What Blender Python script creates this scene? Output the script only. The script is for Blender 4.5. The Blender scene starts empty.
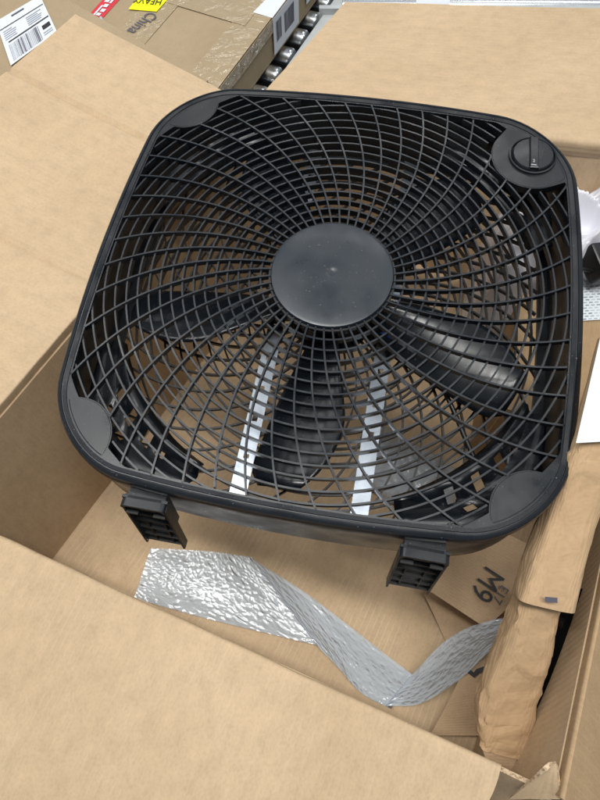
import bpy, bmesh, math, random
from mathutils import Vector, Matrix, noise
random.seed(7)
scene = bpy.context.scene

# ---------------------------------------------------------------- camera
cam_data = bpy.data.cameras.new('camera')
cam = bpy.data.objects.new('camera', cam_data)
scene.collection.objects.link(cam)
cam_data.sensor_fit = 'VERTICAL'
cam_data.sensor_height = 24.0
cam_data.lens = 18.0
cam_data.clip_start = 0.01
cam_data.clip_end = 100.0
_r = Vector((0.9852156, 0.1707423, -0.0140457))
_u = Vector((-0.1493124, 0.8959685, 0.4182658))
_b = Vector((0.0840002, -0.4099848, 0.9082161))
m = Matrix((_r, _u, _b)).transposed().to_4x4()
m.translation = Vector((0.0342, -0.4045, 0.9754))
cam.matrix_world = m
scene.camera = cam

# ---------------------------------------------------------------- light
world = bpy.data.worlds.new('World')
scene.world = world
world.use_nodes = True
bgn = world.node_tree.nodes['Background']
bgn.inputs[0].default_value = (0.80, 0.90, 1.0, 1)
bgn.inputs[1].default_value = 0.32

def ceiling_lamp(x, y, z, sx, sy, power, rz=0.0):
    d = bpy.data.lights.new('ceiling_lamp', 'AREA')
    d.shape = 'RECTANGLE'; d.size = sx; d.size_y = sy; d.energy = power
    d.color = (1.0, 0.985, 0.95)
    o = bpy.data.objects.new('ceiling_lamp', d)
    o.location = (x, y, z); o.rotation_euler = (0, 0, rz)
    scene.collection.objects.link(o)
# unseen rows of long warehouse tubes under the roof
ceiling_lamp(-0.25, -0.30, 3.6, 0.35, 3.2, 130, math.radians(78))
ceiling_lamp(-0.35, 3.4, 3.6, 0.35, 3.2, 44, math.radians(78))  # added far behind, out of view, to put glints on the motor straps
ceiling_lamp(-2.6, 1.4, 3.6, 0.35, 3.2, 34, math.radians(78))
ceiling_lamp(2.4, 1.2, 3.6, 0.35, 3.2, 22, math.radians(78))

scene.view_settings.view_transform = 'Standard'
scene.view_settings.look = 'None'
scene.view_settings.exposure = 0.0
scene.view_settings.gamma = 1.0
scene.view_settings.use_curve_mapping = False
scene.cycles.use_denoising = True
scene.cycles.max_bounces = 10
scene.cycles.transparent_max_bounces = 16

# ---------------------------------------------------------------- helpers
COL = scene.collection
def V(*a): return Vector(a if len(a) > 1 else a[0])
def lerp(a, b, t): return a + (b - a) * t

def link(name, me, parent=None, loc=None):
    o = bpy.data.objects.new(name, me)
    COL.objects.link(o)
    if parent is not None: o.parent = parent
    if loc is not None: o.location = loc
    return o
def empty(name, loc, rz=0.0):
    o = bpy.data.objects.new(name, None)
    COL.objects.link(o)
    o.empty_display_size = 0.05
    o.location = loc; o.rotation_euler = (0, 0, rz)
    return o
def tag(o, label, cat=None, group=None, kind=None):
    if label: o['label'] = label
    if cat: o['category'] = cat
    if group: o['group'] = group
    if kind: o['kind'] = kind
    return o
def mesh(name, verts, faces, mats, uvs=None, fmat=None, smooth=False):
    me = bpy.data.meshes.new(name)
    me.from_pydata([tuple(v) for v in verts], [], faces)
    for mt in (mats if isinstance(mats, (list, tuple)) else [mats]): me.materials.append(mt)
    if uvs is not None:
        l = me.uv_layers.new(name='UVMap')
        for p in me.polygons:
            for li, vi in zip(p.loop_indices, p.vertices):
                l.data[li].uv = uvs[vi]
    if fmat is not None:
        for p, k in zip(me.polygons, fmat): p.material_index = k
    if smooth:
        me.polygons.foreach_set('use_smooth', [True] * len(me.polygons))
    me.update()
    return me
def fix_normals(me):
    bm = bmesh.new(); bm.from_mesh(me)
    bmesh.ops.recalc_face_normals(bm, faces=bm.faces)
    bm.to_mesh(me); bm.free(); me.update()
def smooth_by_angle(me, deg=35):
    bm = bmesh.new(); bm.from_mesh(me)
    a = math.radians(deg)
    for f in bm.faces: f.smooth = True
    for e in bm.edges:
        if len(e.link_faces) == 2 and e.calc_face_angle(0) > a: e.smooth = False
    bm.to_mesh(me); bm.free(); me.update()

class MB:
    """collects simple shapes into one mesh"""
    def __init__(s): s.v = []; s.f = []
    def box(s, a, b):
        n = len(s.v); (x0, y0, z0), (x1, y1, z1) = a, b
        s.v += [(x0,y0,z0),(x1,y0,z0),(x1,y1,z0),(x0,y1,z0),(x0,y0,z1),(x1,y0,z1),(x1,y1,z1),(x0,y1,z1)]
        s.f += [tuple(n+i for i in q) for q in ((3,2,1,0),(4,5,6,7),(0,1,5,4),(1,2,6,5),(2,3,7,6),(3,0,4,7))]
        return s
    def lathe(s, prof, n=48, c=(0,0), a0=0, closed=True):
        b = len(s.v)
        for r, z in prof:
            for i in range(n):
                t = 2*math.pi*i/n + a0
                s.v.append((c[0]+r*math.cos(t), c[1]+r*math.sin(t), z))
        for k in range(len(prof)-1):
            for i in range(n):
                j = (i+1) % n
                s.f.append((b+k*n+i, b+k*n+j, b+(k+1)*n+j, b+(k+1)*n+i))
        if closed:
            s.f.append(tuple(b+i for i in reversed(range(n))))
            s.f.append(tuple(b+(len(prof)-1)*n+i for i in range(n)))
        return s
    def bar(s, pts, w, h, closed=False, top_w=None):
        """rectangular section swept along pts (in xy); z of a point is its top; w wide, h deep"""
        b = len(s.v); n = len(pts); tw = top_w or w
        for i, q in enumerate(pts):
            q0 = pts[i-1] if (i > 0 or closed) else q
            q1 = pts[(i+1) % n] if (i < n-1 or closed) else q
            d = Vector((q1[0]-q0[0], q1[1]-q0[1])); 
            if d.length < 1e-9: d = Vector((1,0))
            d.normalize(); nx, ny = -d.y, d.x
            for ww, zz in ((-tw/2, 0), (tw/2, 0), (w/2, -h), (-w/2, -h)):
                s.v.append((q[0]+nx*ww, q[1]+ny*ww, q[2]+zz))
        for i in range(n if closed else n-1):
            j = (i+1) % n
            for k in range(4):
                l = (k+1) % 4
                s.f.append((b+4*i+k, b+4*i+l, b+4*j+l, b+4*j+k))
        if not closed:
            s.f.append((b, b+1, b+2, b+3)); e = b+4*(n-1)
            s.f.append((e+3, e+2, e+1, e))
        return s
    def tube(s, pts, r, n=8):
        b = len(s.v); pts = [Vector(q) for q in pts]
        for i, q in enumerate(pts):
            d = (pts[min(i+1, len(pts)-1)] - pts[max(i-1, 0)]).normalized()
            up = Vector((0,0,1)) if abs(d.z) < 0.95 else Vector((1,0,0))
            a = d.cross(up).normalized(); c = a.cross(d)
            for k in range(n):
                t = 2*math.pi*k/n
                s.v.append(q + a*r*math.cos(t) + c*r*math.sin(t))
        for i in range(len(pts)-1):
            for k in range(n):
                l = (k+1) % n
                s.f.append((b+i*n+k, b+i*n+l, b+(i+1)*n+l, b+(i+1)*n+k))
        s.f.append(tuple(b+k for k in reversed(range(n))))
        s.f.append(tuple(b+(len(pts)-1)*n+k for k in range(n)))
        return s
    def build(s, name, mat, parent=None, smooth=None, loc=None):
        me = mesh(name, s.v, s.f, mat)
        fix_normals(me)
        if smooth: smooth_by_angle(me, smooth)
        return link(name, me, parent, loc)

def bspline(pts, n=8):
    """Catmull-Rom through pts"""
    P = [Vector(q) for q in pts]; P = [2*P[0]-P[1]] + P + [2*P[-1]-P[-2]]
    out = []
    for i in range(1, len(P)-2):
        for k in range(n):
            t = k/n; a, b, c, d = P[i-1], P[i], P[i+1], P[i+2]
            out.append(0.5*((2*b)+(c-a)*t+(2*a-5*b+4*c-d)*t*t+(-a+3*b-3*c+d)*t**3))
    out.append(P[-2]); return out

# ---------------------------------------------------------------- materials
def new_mat(name):
    mt = bpy.data.materials.new(name); mt.use_nodes = True
    nt = mt.node_tree
    return mt, nt, nt.nodes['Principled BSDF']
def N(nt, t, **kw):
    n = nt.nodes.new(t)
    for k, v in kw.items(): setattr(n, k, v)
    return n
def ramp(nt, src, stops):
    r = N(nt, 'ShaderNodeValToRGB')
    el = r.color_ramp.elements
    while len(el) > 1: el.remove(el[-1])
    el[0].position = stops[0][0]; el[0].color = (*stops[0][1], 1)
    for p, c in stops[1:]:
        e = el.new(p); e.color = (*c, 1)
    nt.links.new(src, r.inputs[0]); return r.outputs[0]
def mixc(nt, fac, a, b, mode='MIX'):
    n = N(nt, 'ShaderNodeMix', data_type='RGBA', blend_type=mode)
    if isinstance(fac, (int, float)): n.inputs[0].default_value = fac
    else: nt.links.new(fac, n.inputs[0])
    for s, i in ((a, 6), (b, 7)):
        if isinstance(s, tuple): n.inputs[i].default_value = (*s, 1)
        else: nt.links.new(s, n.inputs[i])
    return n.outputs[2]

def cardboard(name, base, flute='x', pitch=0.0075, line=0.10, mott=0.10, bump=0.12, rough=0.75, wrinkle=0.0):
    """kraft liner on corrugated board; UVs are in metres"""
    mt, nt, bs = new_mat(name); L = nt.links
    tc = N(nt, 'ShaderNodeTexCoord')
    sep = N(nt, 'ShaderNodeSeparateXYZ'); L.new(tc.outputs['UV'], sep.inputs[0])
    mp = N(nt, 'ShaderNodeMapping'); L.new(tc.outputs['UV'], mp.inputs[0])
    mp.inputs['Scale'].default_value = (1, 0.6, 1) if flute == 'y' else (0.6, 1, 1)
    n1 = N(nt, 'ShaderNodeTexNoise'); n1.inputs['Scale'].default_value = 420; n1.inputs['Detail'].default_value = 4
    L.new(mp.outputs[0], n1.inputs['Vector'])
    n2 = N(nt, 'ShaderNodeTexNoise'); n2.inputs['Scale'].default_value = 62; n2.inputs['Detail'].default_value = 5; n2.inputs['Roughness'].default_value = 0.65
    L.new(mp.outputs[0], n2.inputs['Vector'])
    n3 = N(nt, 'ShaderNodeTexNoise'); n3.inputs['Scale'].default_value = 5; n3.inputs['Detail'].default_value = 3
    L.new(tc.outputs['UV'], n3.inputs['Vector'])
    lo = tuple(c*(1-mott) for c in base); hi = tuple(min(1, c*(1+mott*0.8)) for c in base)
    c2 = ramp(nt, n2.outputs[0], [(0.30, lo), (0.5, base), (0.72, hi)])
    c1 = ramp(nt, n1.outputs[0], [(0.30, (0.88, 0.87, 0.85)), (0.55, (1, 1, 1)), (0.75, (1.0, 1.0, 1.0))])
    c = mixc(nt, 0.75, c2, c1, 'MULTIPLY')
    c3 = ramp(nt, n3.outputs[0], [(0.35, (0.90, 0.88, 0.86)), (0.65, (1, 1, 1))])
    c = mixc(nt, 0.8, c, c3, 'MULTIPLY')
    # scuffs and handling smudges
    ms = N(nt, 'ShaderNodeMapping'); L.new(tc.outputs['UV'], ms.inputs[0]); ms.inputs['Rotation'].default_value = (0, 0, 0.6); ms.inputs['Scale'].default_value = (1, 0.22, 1)
    ns_ = N(nt, 'ShaderNodeTexNoise'); ns_.inputs['Scale'].default_value = 30; ns_.inputs['Detail'].default_value = 7; ns_.inputs['Roughness'].default_value = 0.7
    L.new(ms.outputs[0], ns_.inputs['Vector'])
    sc = ramp(nt, ns_.outputs[0], [(0.60, (0, 0, 0)), (0.74, (0.22, 0.22, 0.22))])
    c = mixc(nt, sc, c, tuple(x*0.72 for x in base))
    # flute lines
    mul = N(nt, 'ShaderNodeMath', operation='MULTIPLY'); mul.inputs[1].default_value = 2*math.pi/pitch
    L.new(sep.outputs['X' if flute == 'y' else 'Y'], mul.inputs[0])
    sn = N(nt, 'ShaderNodeMath', operation='SINE'); L.new(mul.outputs[0], sn.inputs[0])
    pw = N(nt, 'ShaderNodeMath', operation='MULTIPLY_ADD'); pw.inputs[1].default_value = 0.5; pw.inputs[2].default_value = 0.5
    L.new(sn.outputs[0], pw.inputs[0])
    p4 = N(nt, 'ShaderNodeMath', operation='POWER'); p4.inputs[1].default_value = 16; L.new(pw.outputs[0], p4.inputs[0])
    nm = N(nt, 'ShaderNodeTexNoise'); nm.inputs['Scale'].default_value = 14; L.new(tc.outputs['UV'], nm.inputs['Vector'])
    lm = N(nt, 'ShaderNodeMath', operation='MULTIPLY'); L.new(p4.outputs[0], lm.inputs[0])
    gate = ramp(nt, nm.outputs[0], [(0.40, (0, 0, 0)), (0.62, (line, line, line))])
    L.new(gate, lm.inputs[1])
    c = mixc(nt, lm.outputs[0], c, (0.92, 0.85, 0.75))
    L.new(c, bs.inputs['Base Color'])
    bs.inputs['Roughness'].default_value = rough
    bs.inputs['Specular IOR Level'].default_value = 0.3
    b = N(nt, 'ShaderNodeBump'); b.inputs['Strength'].default_value = bump; b.inputs['Distance'].default_value = 0.0015
    ad = N(nt, 'ShaderNodeMath', operation='ADD'); L.new(pw.outputs[0], ad.inputs[0])
    nb = N(nt, 'ShaderNodeMath', operation='MULTIPLY'); nb.inputs[1].default_value = 0.8; L.new(n1.outputs[0], nb.inputs[0])
    L.new(nb.outputs[0], ad.inputs[1])
    hsrc = ad.outputs[0]
    if wrinkle:
        nw = N(nt, 'ShaderNodeTexNoise'); nw.inputs['Scale'].default_value = 22; nw.inputs['Detail'].default_value = 6; nw.inputs['Distortion'].default_value = 0.8
        L.new(tc.outputs['UV'], nw.inputs['Vector'])
        wm = N(nt, 'ShaderNodeMath', operation='MULTIPLY_ADD'); wm.inputs[1].default_value = wrinkle
        L.new(nw.outputs[0], wm.inputs[0]); L.new(hsrc, wm.inputs[2]); hsrc = wm.outputs[0]
    L.new(hsrc, b.inputs['Height']); L.new(b.outputs[0], bs.inputs['Normal'])
    return mt

M_BOX = cardboard('cardboard_inner_liner', (0.515, 0.381, 0.240), 'y', line=0.05, bump=0.16)
M_BOXH = cardboard('cardboard_inner_liner_sideways_flutes', (0.515, 0.381, 0.240), 'x', line=0.05, bump=0.16)
M_FLOOR = cardboard('cardboard_floor', (0.545, 0.398, 0.248), 'y', pitch=0.0085, line=0.15)
M_OUT = cardboard('cardboard_outer_liner', (0.40, 0.275, 0.155), 'y', line=0.04)
M_TAN = cardboard('closed_carton_liner', (0.385, 0.298, 0.188), 'y', line=0.0, mott=0.05)
M_KRAFT = cardboard('kraft_paper', (0.52, 0.355, 0.205), 'x', pitch=0.004, line=0.0, mott=0.08, bump=0.16, wrinkle=6.0)
M_KRAFT2 = cardboard('pale_kraft_paper', (0.56, 0.40, 0.25), 'x', pitch=0.004, line=0.0, mott=0.07, bump=0.10, wrinkle=4.0)

def edge_mat():
    mt, nt, bs = new_mat('corrugated_board_edge'); L = nt.links
    tc = N(nt, 'ShaderNodeTexCoord')
    n = N(nt, 'ShaderNodeTexNoise'); n.inputs['Scale'].default_value = 260; n.inputs['Detail'].default_value = 3
    L.new(tc.outputs['Object'], n.inputs['Vector'])
    c = ramp(nt, n.outputs[0], [(0.36, (0.30, 0.20, 0.11)), (0.5, (0.60, 0.45, 0.29)), (0.7, (0.72, 0.57, 0.40))])
    L.new(c, bs.inputs['Base Color']); bs.inputs['Roughness'].default_value = 0.85
    return mt
M_EDGE = edge_mat()

def plain(name, col, rough=0.5, metal=0.0, spec=0.5, bump=0.0, bscale=200, var=0.0, vscale=20, coat=0.0):
    mt, nt, bs = new_mat(name); L = nt.links
    bs.inputs['Roughness'].default_value = rough
    bs.inputs['Metallic'].default_value = metal
    bs.inputs['Specular IOR Level'].default_value = spec
    bs.inputs['Coat Weight'].default_value = coat
    tc = N(nt, 'ShaderNodeTexCoord')
    n = N(nt, 'ShaderNodeTexNoise'); n.inputs['Scale'].default_value = vscale; n.inputs['Detail'].default_value = 4
    L.new(tc.outputs['Object'], n.inputs['Vector'])
    v = max(var, 0.02)
    c = ramp(nt, n.outputs[0], [(0.3, tuple(x*(1-v) for x in col)), (0.7, tuple(min(1, x*(1+v)) for x in col))])
    L.new(c, bs.inputs['Base Color'])
    if bump:
        nb = N(nt, 'ShaderNodeTexNoise'); nb.inputs['Scale'].default_value = bscale; nb.inputs['Detail'].default_value = 3
        L.new(tc.outputs['Object'], nb.inputs['Vector'])
        b = N(nt, 'ShaderNodeBump'); b.inputs['Strength'].default_value = bump; b.inputs['Distance'].default_value = 0.001
        L.new(nb.outputs[0], b.inputs['Height']); L.new(b.outputs[0], bs.inputs['Normal'])
    return mt

def plastic(name, col, rough, bump=0.05, smudge=0.12, spec=0.5):
    mt, nt, bs = new_mat(name); L = nt.links
    tc = N(nt, 'ShaderNodeTexCoord')
    bs.inputs['Base Color'].default_value = (*col, 1)
    bs.inputs['Specular IOR Level'].default_value = spec
    n = N(nt, 'ShaderNodeTexNoise'); n.inputs['Scale'].default_value = 26; n.inputs['Detail'].default_value = 5
    L.new(tc.outputs['Object'], n.inputs['Vector'])
    r = N(nt, 'ShaderNodeMapRange'); r.inputs[1].default_value = 0.3; r.inputs[2].default_value = 0.7
    r.inputs[3].default_value = rough - smudge; r.inputs[4].default_value = rough + smudge
    L.new(n.outputs[0], r.inputs[0]); L.new(r.outputs[0], bs.inputs['Roughness'])
    # dust specks
    d = N(nt, 'ShaderNodeTexNoise'); d.inputs['Scale'].default_value = 520; d.inputs['Detail'].default_value = 1
    L.new(tc.outputs['Object'], d.inputs['Vector'])
    sp = ramp(nt, d.outputs[0], [(0.74, (0, 0, 0)), (0.80, (0.5, 0.5, 0.5))])
    c = mixc(nt, sp, col, (0.30, 0.31, 0.32))
    L.new(c, bs.inputs['Base Color'])
    nb = N(nt, 'ShaderNodeTexNoise'); nb.inputs['Scale'].default_value = 900
    L.new(tc.outputs['Object'], nb.inputs['Vector'])
    b = N(nt, 'ShaderNodeBump'); b.inputs['Strength'].default_value = bump; b.inputs['Distance'].default_value = 0.0004
    L.new(nb.outputs[0], b.inputs['Height']); L.new(b.outputs[0], bs.inputs['Normal'])
    return mt
M_PLA = plastic('black_moulded_plastic', (0.0065, 0.0085, 0.0115), 0.34)
M_RIB = plastic('black_grille_plastic', (0.008, 0.011, 0.0155), 0.34, bump=0.012)
M_HUB = plastic('black_satin_plastic', (0.015, 0.021, 0.029), 0.38)
M_DARK = plastic('deep_black_plastic', (0.005, 0.0055, 0.006), 0.45)
M_BLADE = plastic('glossy_black_blade_plastic', (0.007, 0.009, 0.012), 0.24, smudge=0.06, spec=0.36)
M_GAPSHADE = plain('black_gap_shade', (0.004, 0.004, 0.004), 0.95, spec=0.05)  # flat near-black, paints the deep shade beside the paper parcel
M_STEEL = plain('galvanised_steel', (0.36, 0.40, 0.45), 0.34, 1.0, bump=0.25, bscale=60, var=0.22, vscale=45)
M_CHROME = plain('zinc_plated_roller_steel', (0.66, 0.68, 0.70), 0.26, 1.0, bump=0.03, bscale=60, var=0.08)
M_RAIL = plain('grey_painted_steel', (0.46, 0.48, 0.48), 0.45, 0.0, var=0.08, bump=0.05)
M_BED = plain('dark_conveyor_pan', (0.018, 0.018, 0.020), 0.7, var=0.3)
M_WHITE = plain('white_label_paper', (0.70, 0.73, 0.78), 0.5, bump=0.06, bscale=30)
M_INK = plain('black_ink', (0.02, 0.02, 0.022), 0.6)
M_GREYINK = plain('dark_grey_ink', (0.10, 0.10, 0.13), 0.6)
M_PALEINK = plain('grey_ink', (0.42, 0.44, 0.48), 0.6)
M_YEL = plain('fluorescent_yellow_label', (0.83, 0.85, 0.0), 0.45)
M_RED = plain('red_label_print', (0.62, 0.035, 0.05), 0.45)
M_YWIRE = plain('yellow_wire_insulation', (0.80, 0.66, 0.02), 0.4)
M_BLUE = plain('blue_wire_insulation', (0.02, 0.06, 0.30), 0.35)

def tape_mat():
    mt, nt, bs = new_mat('clear_brown_packing_tape'); L = nt.links
    bs.inputs['Base Color'].default_value = (0.385, 0.295, 0.18, 1)
    bs.inputs['Roughness'].default_value = 0.13
    bs.inputs['Coat Weight'].default_value = 0.5; bs.inputs['Coat Roughness'].default_value = 0.05
    tc = N(nt, 'ShaderNodeTexCoord')
    n = N(nt, 'ShaderNodeTexNoise'); n.inputs['Scale'].default_value = 26; n.inputs['Detail'].default_value = 4; n.inputs['Distortion'].default_value = 1.6
    L.new(tc.outputs['Object'], n.inputs['Vector'])
    b = N(nt, 'ShaderNodeBump'); b.inputs['Strength'].default_value = 0.8; b.inputs['Distance'].default_value = 0.006
    L.new(n.outputs[0], b.inputs['Height']); L.new(b.outputs[0], bs.inputs['Normal']); L.new(b.outputs[0], bs.inputs['Coat Normal'])
    return mt
M_TAPE = tape_mat()

def film(name, alpha, col=(0.86, 0.91, 1.0), rough=0.18, bump=0.4, bscale=180, gloss=(1.3, 0.03), cells=0):
    """thin translucent plastic film: part see-through, part milky, with a gloss"""
    mt = bpy.data.materials.new(name); mt.use_nodes = True
    nt = mt.node_tree; L = nt.links; nt.nodes.clear()
    out = N(nt, 'ShaderNodeOutputMaterial')
    tr = N(nt, 'ShaderNodeBsdfTransparent'); tr.inputs[0].default_value = (*col, 1)
    df = N(nt, 'ShaderNodeBsdfDiffuse'); df.inputs[0].default_value = (*col, 1)
    tl = N(nt, 'ShaderNodeBsdfTranslucent'); tl.inputs[0].default_value = (*col, 1)
    gl = N(nt, 'ShaderNodeBsdfGlossy'); gl.inputs['Roughness'].default_value = rough
    tc = N(nt, 'ShaderNodeTexCoord')
    n = N(nt, 'ShaderNodeTexNoise'); n.inputs['Scale'].default_value = bscale; n.inputs['Detail'].default_value = 4; n.inputs['Distortion'].default_value = 1.0
    L.new(tc.outputs['UV'], n.inputs['Vector'])
    b = N(nt, 'ShaderNodeBump'); b.inputs['Strength'].default_value = bump; b.inputs['Distance'].default_value = 0.002
    if cells:                                     # rows of air bubbles
        vo = N(nt, 'ShaderNodeTexVoronoi'); vo.inputs['Scale'].default_value = cells; vo.inputs['Randomness'].default_value = 0.75
        L.new(tc.outputs['UV'], vo.inputs['Vector'])
        iv = N(nt, 'ShaderNodeMath', operation='MULTIPLY_ADD'); iv.inputs[1].default_value = -1.6; L.new(vo.outputs['Distance'], iv.inputs[0]); L.new(n.outputs[0], iv.inputs[2])
        L.new(iv.outputs[0], b.inputs['Height'])
    else:
        L.new(n.outputs[0], b.inputs['Height'])
    for s in (df, tl, gl): L.new(b.outputs[0], s.inputs['Normal'])
    m1 = N(nt, 'ShaderNodeMixShader'); m1.inputs[0].default_value = 0.15
    L.new(df.outputs[0], m1.inputs[1]); L.new(tl.outputs[0], m1.inputs[2])
    m2 = N(nt, 'ShaderNodeMixShader'); m2.inputs[0].default_value = alpha
    L.new(tr.outputs[0], m2.inputs[1]); L.new(m1.outputs[0], m2.inputs[2])
    fr = N(nt, 'ShaderNodeFresnel'); fr.inputs[0].default_value = 1.5; L.new(b.outputs[0], fr.inputs['Normal'])
    m3 = N(nt, 'ShaderNodeMath', operation='MULTIPLY_ADD'); m3.inputs[1].default_value = gloss[0]; m3.inputs[2].default_value = gloss[1]
    L.new(fr.outputs[0], m3.inputs[0]); m3.use_clamp = True
    m4 = N(nt, 'ShaderNodeMixShader'); L.new(m3.outputs[0], m4.inputs[0])
    L.new(m2.outputs[0], m4.inputs[1]); L.new(gl.outputs[0], m4.inputs[2])
    L.new(m4.outputs[0], out.inputs[0])
    return mt
M_BUB = film('clear_bubble_film', 0.55, (0.80, 0.895, 1.0), rough=0.14, bump=0.22, bscale=260, gloss=(0.8, 0.09))
M_BUB2 = film('clear_bubble_film_smooth_side', 0.60, (0.78, 0.885, 1.0), rough=0.16, bump=0.5, bscale=90, gloss=(0.35, 0.07), cells=95)
M_BAG = film('white_polythene_film', 0.93, (0.90, 0.90, 0.97), rough=0.3, bump=0.15, bscale=40)

def sheet_mat():
    """printed care leaflet: rows of tiny broken lines"""
    mt, nt, bs = new_mat('leaflet_print'); L = nt.links
    tc = N(nt, 'ShaderNodeTexCoord')
    br = N(nt, 'ShaderNodeTexBrick'); br.offset = 0.37; br.squash = 1.0
    br.inputs['Scale'].default_value = 1.0
    br.inputs['Color1'].default_value = (0.10, 0.11, 0.14, 1); br.inputs['Color2'].default_value = (0.50, 0.54, 0.60, 1)
    br.inputs['Mortar'].default_value = (0.70, 0.77, 0.82, 1)
    br.inputs['Mortar Size'].default_value = 0.0016; br.inputs['Brick Width'].default_value = 0.0085; br.inputs['Row Height'].default_value = 0.0048
    L.new(tc.outputs['UV'], br.inputs['Vector']); L.new(br.outputs[0], bs.inputs['Base Color'])
    bs.inputs['Roughness'].default_value = 0.4
    return mt
M_SHEET = sheet_mat()

# ---------------------------------------------------------------- shape builders
def panel(name, p00, p10, p11, p01, mat, parent=None, nu=24, nv=24, thick=0.005, warp=0.002, wscale=3.0, fn=None, edge=None, seed=0.0, ragged=0.0, folds=(), roll=None):
    """board between four corners (seen from its +normal side), real thickness, faint warp.
    roll = (side, inward direction): on that side the board bends over a fold and runs down a little way"""
    p00, p10, p11, p01 = map(Vector, (p00, p10, p11, p01))
    lu = ((p10-p00).length+(p11-p01).length)/2; lv = ((p01-p00).length+(p11-p10).length)/2
    rows = []
    for j in range(nv+1):
        rw = []
        for i in range(nu+1):
            s, t = i/nu, j/nv
            if ragged and i in (0, nu): s += ragged*noise.noise((j*0.9+seed, 3.1*i, seed))
            q = lerp(lerp(p00, p10, s), lerp(p01, p11, s), t)
            du = lerp(p10-p00, p11-p01, t); dv = lerp(p01-p00, p11-p10, s)
            nrm = du.cross(dv).normalized()
            k = min(1, 6*(t if 'v0' in folds else 1), 6*((1-t) if 'v1' in folds else 1))
            d = warp*noise.noise((s*lu*wscale*2+seed, t*lv*wscale*2, seed*1.7)) * k
            if fn: d += fn(s, t)
            rw.append((q + nrm*d, (s*lu, t*lv)))
        rows.append(rw)
    if roll:
        side, din, rad = roll; din = Vector(din).normalized(); extra = []
        for a_, dn in [(18, 0), (36, 0), (54, 0), (72, 0), (90, 0), (90, 0.006), (90, 0.016), (91, 0.026)]:
            rw = []
            for i in range(nu+1):
                q, uvq = (rows[0] if side == 'v0' else rows[-1])[i]
                r = rad*(1 + 0.25*noise.noise((i*0.21, seed, 5.0))); a2 = math.radians(a_)
                off = r*a2 + dn
                rw.append((q + din*(r*math.sin(a2) if a_ < 91 else -0.002) - Vector((0,0,1))*(r*(1-math.cos(a2)) + dn), (uvq[0], uvq[1] + (off if side == 'v1' else -off))))
            extra.append(rw)
        rows = (list(reversed(extra)) + rows) if side == 'v0' else rows + extra
    nv = len(rows)-1; w = nu+1
    P = [q for rw in rows for q, _ in rw]; uv = [c for rw in rows for _, c in rw]; n = len(P)
    nm = []
    for j in range(nv+1):
        for i in range(w):
            du = P[j*w+min(i+1, nu)] - P[j*w+max(i-1, 0)]; dv = P[min(j+1, nv)*w+i] - P[max(j-1, 0)*w+i]
            nm.append(du.cross(dv).normalized())
    verts = P + [q - nr*thick for q, nr in zip(P, nm)]
    faces = []; fm = []
    for j in range(nv):
        for i in range(nu):
            a = j*w+i
            faces.append((a, a+1, a+w+1, a+w)); fm.append(0)
            faces.append((n+a+w, n+a+w+1, n+a+1, n+a)); fm.append(0)
    for i in range(nu):
        faces.append((i+1, i, n+i, n+i+1)); fm.append(0 if 'v0' in folds else 1)
        a = nv*w+i; faces.append((a, a+1, n+a+1, n+a)); fm.append(0 if 'v1' in folds else 1)
    for j in range(nv):
        a = j*w; faces.append((a, a+w, n+a+w, n+a)); fm.append(1)
        a = j*w+nu; faces.append((a+w, a, n+a, n+a+w)); fm.append(1)
    me = mesh(name, verts, faces, [mat, edge or M_EDGE], uv+uv, fm)
    smooth_by_angle(me, 30)
    return link(name, me, parent)

def patch(name, p00, p10, p11, p01, mat, parent=None, lift=0.0, nu=1, nv=1, curl=0.0, thick=0.0006):
    """a thin sheet (label, tape) lying on something"""
    return panel(name, p00, p10, p11, p01, mat, parent, nu, nv, thick, curl, 6.0, edge=mat, seed=random.random()*9)

def writing(body, size, origin, xdir, ydir, mat, parent, name='printed_text', stretch=1.0, font_shear=0.0, bold=0.0):
    cu = bpy.data.curves.new(name, 'FONT'); cu.body = body; cu.size = size; cu.extrude = 0.0001; cu.shear = font_shear
    cu.offset = bold; cu.resolution_u = 3
    ob = bpy.data.objects.new(name, cu)
    COL.objects.link(ob)
    dg = bpy.context.evaluated_depsgraph_get()
    me = bpy.data.meshes.new_from_object(ob.evaluated_get(dg))
    bpy.data.objects.remove(ob); bpy.data.curves.remove(cu)
    me.name = name
    x = Vector(xdir).normalized(); y = (Vector(ydir) - x*Vector(ydir).dot(x)).normalized(); z = x.cross(y)
    M = Matrix((x*stretch, y, z)).transposed().to_4x4(); M.translation = Vector(origin)
    me.transform(M)
    me.materials.clear(); me.materials.append(mat)
    return link(name, me, parent)

# ================================================================ THE SETTING
BED = -0.055
me = mesh('conveyor_pan', [(-2.2,-1.6,BED-0.03),(2.2,-1.6,BED-0.03),(2.2,2.8,BED-0.03),(-2.2,2.8,BED-0.03)], [(0,1,2,3)], M_BED)
tag(link('conveyor_pan', me), None, None, kind='structure')

# rollers: the row runs away from the camera, each axle lies across it
row = Vector((math.cos(math.radians(74.5)), math.sin(math.radians(74.5)), 0))
axd = Vector((row.y, -row.x, 0))
ang = math.atan2(axd.y, axd.x)
def roller_mesh(length, r=0.0245):
    s = MB(); c = 0.012
    prof = [(0.006, 0), (r-c, 0.0)]
    for k in range(1, 6):
        a = math.pi/2*k/5; prof.append((r-c+c*math.sin(a), c*(1-math.cos(a))))
    prof.append((r, length-c))
    for k in range(1, 6):
        a = math.pi/2*k/5; prof.append((r-c+c*math.cos(a), length-c+c*math.sin(a)))
    prof += [(0.012, length), (0.011, length-0.004), (0.006, length-0.004), (0.006, length+0.02)]
    s.lathe(prof, 40)
    return s
base_roll = None
R0 = Vector((-0.2826, 0.8186, 0.0)) - row*0.075
labels_roll = ['nearest the fan rim', 'second', 'third', 'fourth', 'fifth', 'sixth', 'seventh']
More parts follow.
